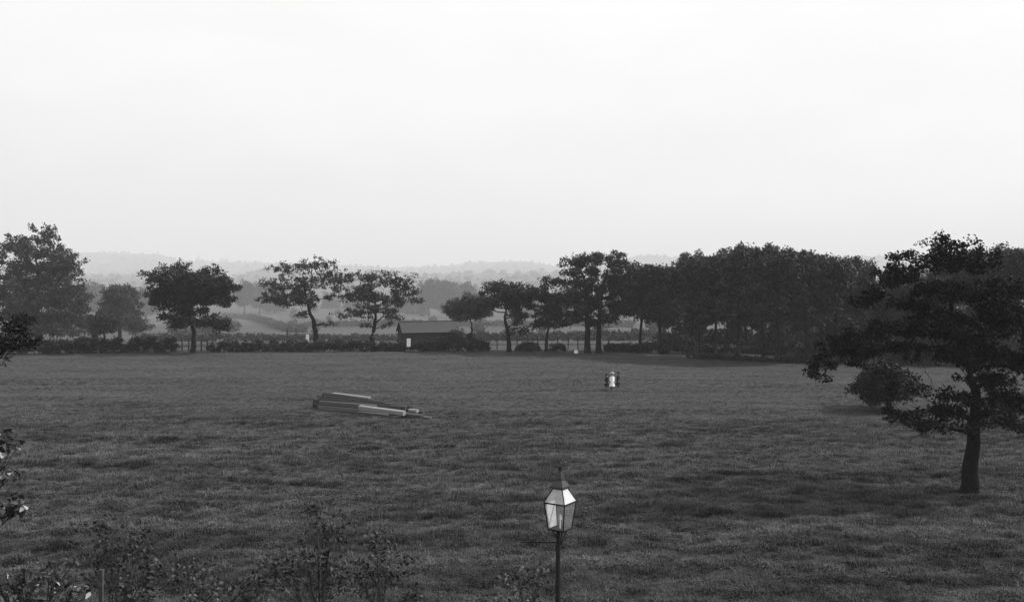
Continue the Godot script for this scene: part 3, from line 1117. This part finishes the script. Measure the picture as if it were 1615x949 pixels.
func build_trees() -> void:
	# the large oak on the right
	tree("oak_tree", "large dark spreading oak with a bare trunk on the right of the meadow", "", 28.4,
		[[1535, 780], [1536, 740], [1537, 700], [1537, 655], [1534, 618], [1528, 585]], 0.225, [
		[1498, 386, 24, 13], [1466, 410, 28, 15], [1424, 438, 24, 16], [1414, 404, 10, 8], [1520, 418, 36, 18], [1548, 404, 22, 12], [1402, 430, 8, 10],
		[1384, 462, 22, 6], [1362, 476, 14, 4], [1480, 462, 44, 16], [1540, 464, 46, 20], [1436, 480, 34, 10], [1586, 458, 30, 16], [1604, 512, 44, 28],
		[1545, 520, 42, 22], [1488, 522, 40, 16], [1420, 520, 40, 14], [1360, 530, 34, 12], [1322, 552, 30, 13], [1306, 574, 20, 8], [1288, 592, 8, 5],
		[1362, 560, 32, 8], [1410, 548, 34, 8], [1456, 548, 26, 8], [1560, 562, 36, 14], [1600, 575, 36, 16], [1590, 628, 36, 10], [1568, 658, 36, 14], [1608, 676, 30, 8], [1506, 648, 28, 11],
		[1440, 662, 28, 6], [1410, 655, 18, 5], [1476, 650, 24, 8], [1455, 674, 20, 4], [1520, 628, 22, 10], [1650, 500, 40, 26], [1665, 550, 50, 40], [1660, 640, 40, 22], [1545, 680, 16, 6], [1508, 566, 26, 8], [1530, 545, 30, 12], [1575, 600, 30, 10], [1480, 500, 36, 12], [1530, 600, 14, 8], [1428, 616, 22, 12], [1595, 642, 30, 12]],
		{"seed": 21, "leaf": 0.105, "clump": 0.22, "tone": 0.013, "fill": 1.15, "dens": 1.0, "depth": 0.7, "spray": 0.8, "flat": 1.1, "mat": M.dark_leaf})
	# single trees along the far hedge
	tree("oak_tree", "dark round oak standing alone in the gap between two hedges", "trees along the far hedge", 79.0,
		[[303, 557], [304, 540], [303, 522], [300, 505]], 0.21, [
		[262, 442, 30, 15], [246, 472, 20, 16], [288, 440, 20, 20], [334, 442, 28, 15], [354, 468, 19, 20], [308, 468, 42, 18], [268, 466, 26, 12], [340, 458, 26, 16],
		[306, 450, 26, 16], [322, 470, 30, 14], [280, 480, 24, 10], [290, 492, 24, 6], [278, 513, 20, 6], [338, 508, 22, 8], [352, 518, 14, 4], [262, 498, 8, 8], [312, 510, 20, 7]],
		{"seed": 22, "tone": 0.016, "fill": 1.0, "spray": 1.0})
	tree("oak_tree", "tall airy oak with a thin crown behind the clipped hedge, left of a pair", "trees along the far hedge", 88.0,
		[[497, 545], [496, 520], [494, 505], [486, 488]], 0.24, [
		[452, 424, 30, 9], [498, 417, 36, 9], [420, 446, 13, 6], [440, 452, 24, 9], [418, 472, 18, 8], [466, 464, 32, 16], [450, 478, 24, 8],
		[502, 440, 30, 12], [535, 438, 20, 10], [484, 474, 20, 16], [540, 455, 12, 5], [522, 470, 12, 5], [520, 512, 12, 4], [476, 498, 8, 4]],
		{"seed": 23, "tone": 0.026, "fill": 0.52, "dens": 0.7, "clump": 0.32})
	tree("oak_tree", "wide low oak with a crooked trunk just left of the shed", "trees along the far hedge", 88.0,
		[[590, 545], [585, 532], [590, 515], [592, 500]], 0.22, [
		[556, 438, 24, 8], [604, 440, 30, 10], [640, 454, 22, 13], [660, 475, 9, 8], [570, 462, 30, 8], [602, 472, 36, 7], [548, 472, 14, 7],
		[590, 490, 38, 8], [545, 497, 24, 4], [628, 474, 22, 9], [574, 513, 10, 4], [608, 514, 9, 4], [625, 502, 14, 3]],
		{"seed": 24, "tone": 0.026, "fill": 0.62, "dens": 0.75, "clump": 0.32})
	tree("oak_tree", "small tree with a slim trunk beside the right end of the shed", "trees along the far hedge", 104.0,
		[[744, 545], [744, 525], [744, 512]], 0.13, [[715, 488, 15, 10], [738, 480, 20, 12], [750, 497, 24, 7], [728, 500, 16, 6], [760, 485, 15, 10]], {"seed": 25, "tone": 0.03})
	tree("oak_tree", "medium oak leaning left with a clear trunk right of the shed", "trees along the far hedge", 79.5,
		[[803, 556], [802, 530], [797, 505]], 0.2, [[784, 459, 28, 10], [815, 463, 28, 12], [768, 478, 30, 10], [800, 480, 36, 9], [832, 476, 20, 10], [755, 494, 18, 6], [815, 497, 14, 7], [822, 522, 22, 4], [838, 462, 16, 8]], {"seed": 26, "tone": 0.028, "fill": 0.8})
	tree("oak_tree", "thin tree with a narrow pale trunk between the medium oak and tall pair", "trees along the far hedge", 80.0,
		[[861, 556], [862, 535], [866, 515]], 0.13, [[850, 464, 16, 8], [870, 483, 24, 8], [864, 500, 26, 6], [852, 513, 14, 4], [885, 512, 16, 5], [875, 470, 14, 6]], {"seed": 27, "tone": 0.032, "fill": 1.3})
	tree("oak_tree", "tall tree with tiered branches reaching left, left of the tall pair", "trees along the far hedge", 78.5,
		[[927, 558], [927, 520], [925, 480], [922, 440]], 0.24, [[905, 416, 24, 8], [928, 410, 18, 9], [880, 446, 26, 7], [912, 446, 24, 12], [892, 472, 26, 7], [920, 478, 34, 12], [902, 502, 26, 10], [935, 455, 22, 10], [935, 505, 22, 12]], {"seed": 28, "tone": 0.026, "fill": 0.8})
	tree("oak_tree", "tall tree with a slim straight trunk, right of the tall pair", "trees along the far hedge", 78.7,
		[[945, 559], [945, 520], [948, 475], [954, 440]], 0.22, [[946, 404, 16, 7], [975, 412, 22, 12], [968, 438, 28, 13], [990, 456, 22, 10], [960, 468, 32, 14], [978, 488, 24, 10], [958, 500, 24, 10], [1000, 440, 14, 6], [940, 430, 14, 8]], {"seed": 29, "tone": 0.026, "fill": 0.8})
	# the left group
	tree("elm_tree", "big hazy tree rising tallest at the left edge of the picture", "trees at the left edge", 118.0,
		[[58, 552], [60, 520], [56, 490], [60, 450]], 0.42, [[70, 374, 20, 14], [18, 388, 30, 13], [62, 400, 26, 10], [90, 402, 18, 12], [108, 418, 22, 20], [95, 448, 36, 24], [42, 440, 40, 14], [8, 458, 24, 18],
		[60, 470, 50, 20], [18, 492, 34, 18], [70, 498, 46, 18], [115, 480, 28, 24], [122, 505, 22, 14], [-15, 410, 20, 14], [-20, 470, 24, 26], [30, 515, 30, 12], [75, 520, 34, 12], [115, 522, 24, 10], [35, 420, 26, 10], [80, 425, 26, 16], [130, 470, 10, 14]], {"seed": 30, "tone": 0.03, "leaf": 0.3, "clump": 0.55, "fill": 0.8, "dens": 0.85})
	tree("elm_tree", "rounded hazy grey tree just left of the dark lone oak", "trees at the left edge", 150.0,
		[[187, 545], [188, 522], [188, 505]], 0.3, [[176, 462, 15, 9], [198, 462, 15, 9], [187, 474, 28, 12], [170, 490, 16, 12], [204, 492, 18, 12], [190, 504, 30, 12], [212, 514, 18, 9]], {"seed": 31, "tone": 0.035, "leaf": 0.32, "clump": 0.65, "fill": 2.0})
	tree("thorn_tree", "small dark bushy tree over the left hedge", "trees at the left edge", 96.0,
		[[162, 545], [163, 530], [162, 520]], 0.12, [[152, 505, 14, 8], [170, 506, 16, 8], [162, 517, 22, 9], [148, 522, 12, 7]], {"seed": 32, "tone": 0.026, "fill": 1.8})
	tree("thorn_tree", "bushy thorn tree half hidden behind the large oak's low branches", "", 46.0,
		[[1405, 645], [1403, 625], [1400, 600]], 0.14, [[1375, 592, 22, 12], [1400, 585, 26, 12], [1428, 605, 22, 14], [1368, 612, 22, 12], [1400, 612, 28, 14], [1385, 630, 22, 7], [1428, 626, 20, 8]], {"seed": 33, "tone": 0.014, "leaf": 0.15, "clump": 0.3, "fill": 1.8})
	# the wood on the right
	var wood := [[1008, 78, 428, 34, 520], [1045, 77, 424, 36, 525], [1070, 92, 424, 40, 535], [1090, 82, 406, 34, 535], [1106, 75, 412, 34, 528], [1128, 74, 410, 30, 525], [1146, 90, 400, 34, 535],
		[1165, 72.5, 400, 34, 525], [1180, 86, 397, 36, 532], [1205, 71.5, 398, 36, 525], [1216, 95, 400, 40, 535], [1231, 71, 404, 34, 528], [1250, 82, 402, 36, 535], [1275, 69.5, 410, 36, 535],
		[1296, 84, 408, 36, 545], [1320, 70, 414, 36, 548], [1342, 80, 414, 32, 550], [1362, 72, 432, 26, 560], [1400, 84, 446, 36, 560], [1440, 78, 440, 40, 570], [1490, 82, 425, 42, 570], [1545, 78, 410, 46, 575], [1596, 72, 396, 44, 580], [1650, 74, 395, 46, 580], [1715, 72, 400, 50, 580]]
	var ord := ["first", "second", "third", "fourth", "fifth", "sixth", "seventh", "eighth", "ninth", "tenth", "eleventh", "twelfth", "thirteenth", "fourteenth", "fifteenth", "sixteenth", "seventeenth", "eighteenth", "nineteenth", "twentieth", "twenty-first", "twenty-second", "twenty-third", "twenty-fourth", "twenty-fifth"]
	for k in wood.size():
		var w: Array = wood[k]
		var rng := RandomNumberGenerator.new()
		rng.seed = 900 + k
		var lean := rng.randf_range(-5, 5)
		tree("wood_tree", "dark leafy tree of the wood on the right, %s trunk counted from its left end" % ord[k], "trees of the wood on the right", w[1],
			[[w[0], 560], [w[0] + lean * .3, 545], [w[0] + lean, 515], [w[0] + lean * 1.5, 480]], rng.randf_range(0.11, 0.2), dome(w[0], w[2], w[3], w[4] + (-4 if w[1] < 79.0 else 2), 700 + k, 15), {"seed": 100 + k, "tone": rng.randf_range(0.026, 0.036), "fill": 1.05, "leaf": 0.22, "clump": 0.44})
	# far trees in the valley
	var far := [[384, 520, 448, 16, 490], [408, 540, 452, 18, 492], [432, 560, 462, 20, 492], [676, 500, 446, 18, 500], [706, 510, 444, 20, 500], [736, 520, 452, 18, 505], [652, 540, 470, 16, 500], [758, 540, 465, 18, 505],
		[150, 420, 452, 20, 500], [228, 430, 462, 18, 505], [130, 460, 460, 20, 505], [565, 560, 470, 18, 495], [620, 560, 472, 16, 495], [1000, 460, 460, 20, 510], [885, 480, 470, 24, 510], [838, 500, 472, 22, 505], [520, 600, 474, 16, 490]]
	var spot := ["first", "second", "third", "fourth", "fifth", "sixth", "seventh", "eighth", "ninth", "tenth", "eleventh", "twelfth", "thirteenth", "fourteenth", "fifteenth", "sixteenth", "seventeenth"]
	var order := range(far.size())
	order.sort_custom(func(a, b): return far[a][0] < far[b][0])
	for k in order.size():
		var w: Array = far[order[k]]
		w[1] *= VS
		var gx := wx(w[0], w[1])
		var gy: float = HOR + (EYE - gh(gx, -w[1])) / w[1] * F
		tree("valley_tree", "pale hazy tree down in the valley, %s from the left" % spot[k], "hazy trees in the valley", w[1],
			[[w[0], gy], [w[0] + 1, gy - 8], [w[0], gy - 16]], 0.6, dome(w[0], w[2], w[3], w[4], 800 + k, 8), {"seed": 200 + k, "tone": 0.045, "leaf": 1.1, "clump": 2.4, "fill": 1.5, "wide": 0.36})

func build_hedges() -> void:
	var H := func(px, d, h, w): return [wx(px, d), -d, h, w]
	hedge("hedge", "dark untrimmed hedge at the left end of the meadow", [H.call(-60, 76, 1.4, 1.1), H.call(60, 77.5, 1.35, 1.1), H.call(180, 78.5, 1.3, 1.1), H.call(276, 79.5, 1.25, 1.0)], 0.2, 420, 0.015, 61)
	hedge("hedge", "low clipped hedge running from the lone oak to the shed", [H.call(326, 79.5, .95, .9), H.call(450, 80, .98, .9), H.call(560, 80, .92, .9), H.call(690, 80, .75, .8)], 0.17, 420, 0.02, 62)
	hedge("bush", "dark mounded bush in front of the right end of the shed", [H.call(690, 80.5, 1.1, 1.2), H.call(720, 80.5, 1.9, 1.6), H.call(745, 80.5, 1.25, 1.2), H.call(770, 80.5, .7, .8)], 0.17, 700, 0.022, 63, "bush")
	hedge("bush", "low bush right of the medium oak's trunk", [H.call(814, 80, .5, .6), H.call(835, 80, .95, .8), H.call(852, 80, .6, .6)], 0.16, 500, 0.028, 64, "bush")
	hedge("bush", "small low bush right of the thin tree's trunk", [H.call(868, 80, .6, .6), H.call(880, 80, .85, .7), H.call(892, 80, .4, .6)], 0.16, 500, 0.03, 65, "bush")
	hedge("hedge", "low dark undergrowth along the left foot of the wood", [H.call(955, 80, .6, .8), H.call(1010, 79, .8, 1.0), H.call(1045, 78, 1.1, 1.2), H.call(1080, 77, 1.7, 1.6), H.call(1100, 77, 1.2, 1.2)], 0.18, 480, 0.022, 66)
	hedge("undergrowth", "dark tangled undergrowth behind the trunks of the wood", [H.call(1040, 102, 2.6, 2.0), H.call(1110, 100, 1.7, 2.5), H.call(1200, 98, 1.6, 2.5), H.call(1300, 96, 2.6, 2.5), H.call(1420, 94, 4.4, 2.5), H.call(1640, 92, 4.6, 2.5)], 0.28, 700, 0.022, 67, "undergrowth")
	hedge("undergrowth", "leafy undergrowth at the wood's edge behind the large oak", [H.call(1262, 72, .8, 1.0), H.call(1330, 70, 2.0, 1.6), H.call(1450, 68, 2.4, 1.8), H.call(1640, 66, 2.2, 1.8)], 0.2, 600, 0.02, 68, "undergrowth")
	hedge("undergrowth", "low dark weeds added to darken the front edge of the wood", [H.call(1085, 74, .35, 1.0), H.call(1150, 72.5, .4, 1.2), H.call(1210, 71, .3, 1.2), H.call(1262, 70, .5, 1.2), H.call(1320, 68.5, 1.3, 1.5)], 0.15, 420, 0.016, 76, "undergrowth")  # added to darken the sunlit strip at the foot of the trunks
	hedge("undergrowth", "dark scrub among the trunks in the middle of the wood", [H.call(1095, 79, 1.3, 1.5), H.call(1120, 78, .6, 1.5), H.call(1185, 78, .5, 1.2), H.call(1225, 77, .9, 1.5), H.call(1262, 76, 1.9, 1.8)], 0.2, 520, 0.018, 72, "undergrowth")
	hedge("field_hedge", "dim hedge crossing the dip behind the lone oak", [H.call(210, 172, 1.6, 1.4), H.call(330, 176, 1.5, 1.4), H.call(480, 182, 1.5, 1.4), H.call(640, 188, 1.4, 1.4)], 0.4, 130, 0.03, 69)
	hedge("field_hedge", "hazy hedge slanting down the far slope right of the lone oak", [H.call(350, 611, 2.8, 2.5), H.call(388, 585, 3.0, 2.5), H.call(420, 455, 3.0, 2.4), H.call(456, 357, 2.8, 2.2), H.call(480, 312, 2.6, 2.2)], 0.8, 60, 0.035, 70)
	hedge("field_hedge", "dim ragged hedge across the dip right of the shed", [H.call(700, 150, 1.6, 1.4), H.call(800, 155, 1.3, 1.4), H.call(900, 160, 1.8, 1.6), H.call(1030, 165, 2.2, 1.8)], 0.4, 130, 0.03, 73)
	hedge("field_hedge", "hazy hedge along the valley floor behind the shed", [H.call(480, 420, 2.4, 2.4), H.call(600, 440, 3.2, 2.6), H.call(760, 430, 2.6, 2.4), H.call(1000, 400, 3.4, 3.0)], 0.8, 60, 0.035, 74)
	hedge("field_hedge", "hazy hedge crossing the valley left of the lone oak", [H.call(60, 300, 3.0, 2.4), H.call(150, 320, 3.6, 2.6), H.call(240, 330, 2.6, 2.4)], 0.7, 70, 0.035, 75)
	# woods on the far hills: nobody can count these
	var rng := RandomNumberGenerator.new()
	rng.seed = 71
	var b := Buf.new()
	for k in 14:
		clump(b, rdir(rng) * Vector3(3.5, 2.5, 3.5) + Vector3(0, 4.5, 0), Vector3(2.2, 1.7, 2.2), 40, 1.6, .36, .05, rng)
	var mm := MultiMesh.new()
	mm.transform_format = MultiMesh.TRANSFORM_3D
	mm.mesh = mesh_of(b)
	var sp := []
	for k in 6000:
		var d := rng.randf_range(1300, 4230)
		var x := rng.randf_range(-0.6, 0.6) * d
		if nz2.get_noise_2d(x * 0.7, d * 1.2) > 0.12 or rng.randf() < 0.06:
			sp.append(Vector3(x, gh(x, -d) - 1.0, -d))
	for k in 1500:
		var d := 240.0 * pow(1300.0 / 240.0, rng.randf())
		var x := rng.randf_range(-0.6, 0.6) * d
		if nz2.get_noise_2d(x * 2.2 + 300.0, d * 2.6) > 0.42 or rng.randf() < 0.025:
			sp.append(Vector3(x, gh(x, -d) - 0.3, -d))
	mm.instance_count = sp.size()
	for k in sp.size():
		var sc := rng.randf_range(0.7, 1.4) * (1.0 if sp[k].z < -1300.0 else 0.42)
		mm.set_instance_transform(k, Transform3D(Basis(Vector3.UP, rng.randf() * TAU).scaled(Vector3.ONE * sc), sp[k]))
	var o := MultiMeshInstance3D.new()
	o.multimesh = mm
	o.material_override = M.leaf
	o.name = "far_woodland"
	add_child(o)
	tag(o, "faint woods and scrub on the hazy valley sides and far hills", "woodland")
	o.set_meta("kind", "stuff")
	far_building("far_church", "faint church with a pointed tower on the far skyline behind the lone oak", 4190.0, [["nave", 318, 34, 412], ["tower", 313, 8, 408], ["spire", 313, 8, 402, 6]])
	far_building("far_hall", "faint long hall with twin turrets on the far skyline", 4190.0, [["wing", 362, 26, 414], ["turret", 350, 5, 408], ["turret", 357, 5, 408], ["turret", 374, 4, 411]])

func build_people() -> void:
	child("child in a dark dress and dark hat, left of the three in the meadow", 957.5, 53.4, 0.88, 0.5, 0.008, 0.012, 0.8, 0.0, 1)
	child("child in a white dress and pale sun hat standing in the meadow", 966.0, 53.0, 1.02, 0.1, 0.75, 0.4, 0.76, 0.5, 2)
	child("child in a grey dress and grey hat, right of the three in the meadow", 975.5, 53.6, 0.97, -0.9, 0.025, 0.02, 0.8, 0.2, 3)

func fence(label: String, px0: float, px1: float, d: float, h: float, posts: int) -> void:
	var x0 := wx(px0, d)
	var x1 := wx(px1, d)
	var base := Vector3(x0, gh(x0, -d), -d)
	var t := thing("field_fence", label, "fence", base, 0.0, "field fences")
	var rng := RandomNumberGenerator.new()
	rng.seed = int(px0)
	for k in posts:
		var b := Buf.new()
		var x := lerpf(0, x1 - x0, float(k) / (posts - 1))
		var y := gh(x0 + x, -d) - base.y
		beam(b, Vector3(x, y - .1, 0), Vector3(x + rng.randf_range(-.05, .05), y + h * rng.randf_range(1.0, 1.15), 0), .10, .10, 0, .01)
		obj("post", b, M.timber_dark, t)
	for k in 2:
		var b := Buf.new()
		beam(b, Vector3(0, h * (.4 + .45 * k), .07), Vector3(x1 - x0, gh(x1, -d) - base.y + h * (.4 + .45 * k), .07), .03, .05, 0, .005)
		obj("rail", b, M.timber_dark, t)

func build_small() -> void:
	fence("post and rail fence closing the gap beside the lone oak", 276.0, 326.0, 80.5, 1.0, 6)
	fence("thin post and rail fence in front of the valley right of the shed", 768.0, 960.0, 86.0, 1.05, 13)
	# white boards at the hedge
	for q in [[644.0, 79.2, 0.32, 533.5, "broad white upright marker in front of the shed"], [484.0, 84.0, 0.28, 527.0, "narrow white upright marker above the hedge beside the airy oak's trunk"]]:
		var x := wx(q[0], q[1])
		var y := gh(x, -q[1])
		var t := thing("white_marker", q[4], "marker", Vector3(x, y, -q[1]), 0.0, "white markers at the hedge")
		var b := Buf.new()
		var top: float = wy(q[3], q[1]) - y
		beam(b, Vector3(0, top - .70, 0), Vector3(0, top - 0.02, 0), .04, q[2], 0, .006)
		obj("board", b, M.white_paint, t)
		b = Buf.new()
		beam(b, Vector3(0, -.05, -.06), Vector3(0, top, -.06), .07, .07, 0, .006)
		obj("post", b, M.timber, t)
	for q in [[452.0, 90.0, 517.0, "dark thin post standing above the clipped hedge, left of two"], [466.0, 92.0, 518.0, "dark thin post standing above the clipped hedge, right of two"]]:
		var x := wx(q[0], q[1])
		var b := Buf.new()
		var y := gh(x, -q[1])
		tube(b, [Vector3(0, -.1, 0), Vector3(.01, .8, 0), Vector3(0, wy(q[2], q[1]) - y, 0)], [.06, .055, .05], 8)
		var o := obj("fence_post", b, M.timber_dark, self)
		o.position = Vector3(x, y, -q[1])
		tag(o, q[3], "post", "posts above the hedge")
	# pale stone at the hedge foot, bent stick in the grass
	var x := wx(909, 78)
	var s := Buf.new()
	lathe(s, [[.30, .01, .01], [.28, .09, .08], [.2, .16, .13], [.08, .17, .15], [-.05, .12, .1]], 9, Vector3.ZERO, 3, .12)
	var o := obj("stone", s, M.white_paint, self)
	o.position = Vector3(x, gh(x, -78), -78)
	tag(o, "small whitish stone at the field edge left of the tall pair of trees", "stone")
	x = wx(909, 55)
	s = Buf.new()
	tube(s, bez(Vector3(-.18, -.03, 0), Vector3(-.1, .85, .05), Vector3(.42, -.03, .1), 8), [.03, .03, .028, .026, .024, .022, .02, .018, .015], 6)
	o = obj("bent_stick", s, M.timber_dark, self)
	o.position = Vector3(x, gh(x, -55), -55)
	tag(o, "dark bent stick arching out of the grass left of the children", "stick")

func build_near() -> void:
	near_plant("young_tree", "leafy young tree poking in at the left edge below the hedge", 7.0, -70.0, [[-4, 697, 34, 22], [0, 745, 30, 13], [6, 800, 36, 22], [-40, 750, 26, 50]], 0.07, 290, 0.045, 81)
	near_plant("young_tree", "glossy leafed bush top in the bottom left corner", 7.5, 40.0, [[30, 912, 46, 26], [85, 905, 40, 26], [40, 950, 60, 24], [110, 935, 30, 24], [-10, 930, 30, 34]], 0.064, 290, 0.045, 82)
	tree("dark_evergreen", "dark drooping evergreen branch reaching in at the left edge over the field", "", 10.0, [[-150, 760], [-148, 640], [-150, 560], [-150, 480]], 0.16,
		[[6, 548, 16, 5, .1], [26, 538, 16, 4, .1], [48, 541, 12, 3, .1], [14, 522, 14, 4, .15], [34, 507, 9, 3, .1], [2, 505, 9, 4, .1], [-4, 566, 14, 6, .0], [-75, 545, 26, 14], [-110, 480, 40, 30], [-120, 400, 60, 40], [-200, 460, 60, 40], [-180, 560, 50, 30]],
		{"seed": 83, "leaf": 0.08, "wide": 0.07, "tone": 0.016, "clump": 0.075, "fill": 0.8, "dens": 0.45, "depth": 0.5, "spray": 0.4})
	shrub("sparse dark shrub standing tallest at the lower left of the meadow", 16.0, 190.0, [[150, 835, 26, 22], [190, 868, 34, 24], [225, 905, 40, 30], [160, 900, 30, 24]], 84, {"tone": .02})
	shrub("low leafy shrub with pale leaves near the bottom left edge", 16.0, 310.0, [[280, 915, 40, 24], [330, 925, 44, 26], [390, 930, 36, 22]], 85, {"tone": .034})
	shrub("loose dark shrub below the timber pile", 16.5, 500.0, [[495, 800, 18, 14], [530, 830, 30, 18], [480, 880, 40, 28], [500, 925, 56, 34], [440, 900, 34, 24]], 86, {"tone": .02})
	shrub("loose shrub between the dark shrub and the lamp post", 16.5, 600.0, [[590, 870, 30, 20], [605, 910, 34, 24], [560, 935, 36, 22], [650, 930, 24, 16]], 87, {"tone": .022})
	shrub("small sprawling shrub at the left foot of the lamp post", 16.0, 830.0, [[850, 905, 22, 18], [820, 930, 32, 20], [770, 945, 30, 16]], 88, {"tone": .032})
	# a stake at the garden edge
	var d := 12.0
	var b := Buf.new()
	beam(b, Vector3(0, -.1, 0), Vector3(.06, wy(902, d), 0), .05, .05, 0, .006)
	var o := obj("garden_stake", b, M.timber_dark, self)
	o.position = Vector3(wx(146, d), 0, -d)
	tag(o, "thin dark stake standing beside the bottom left bush", "stake")
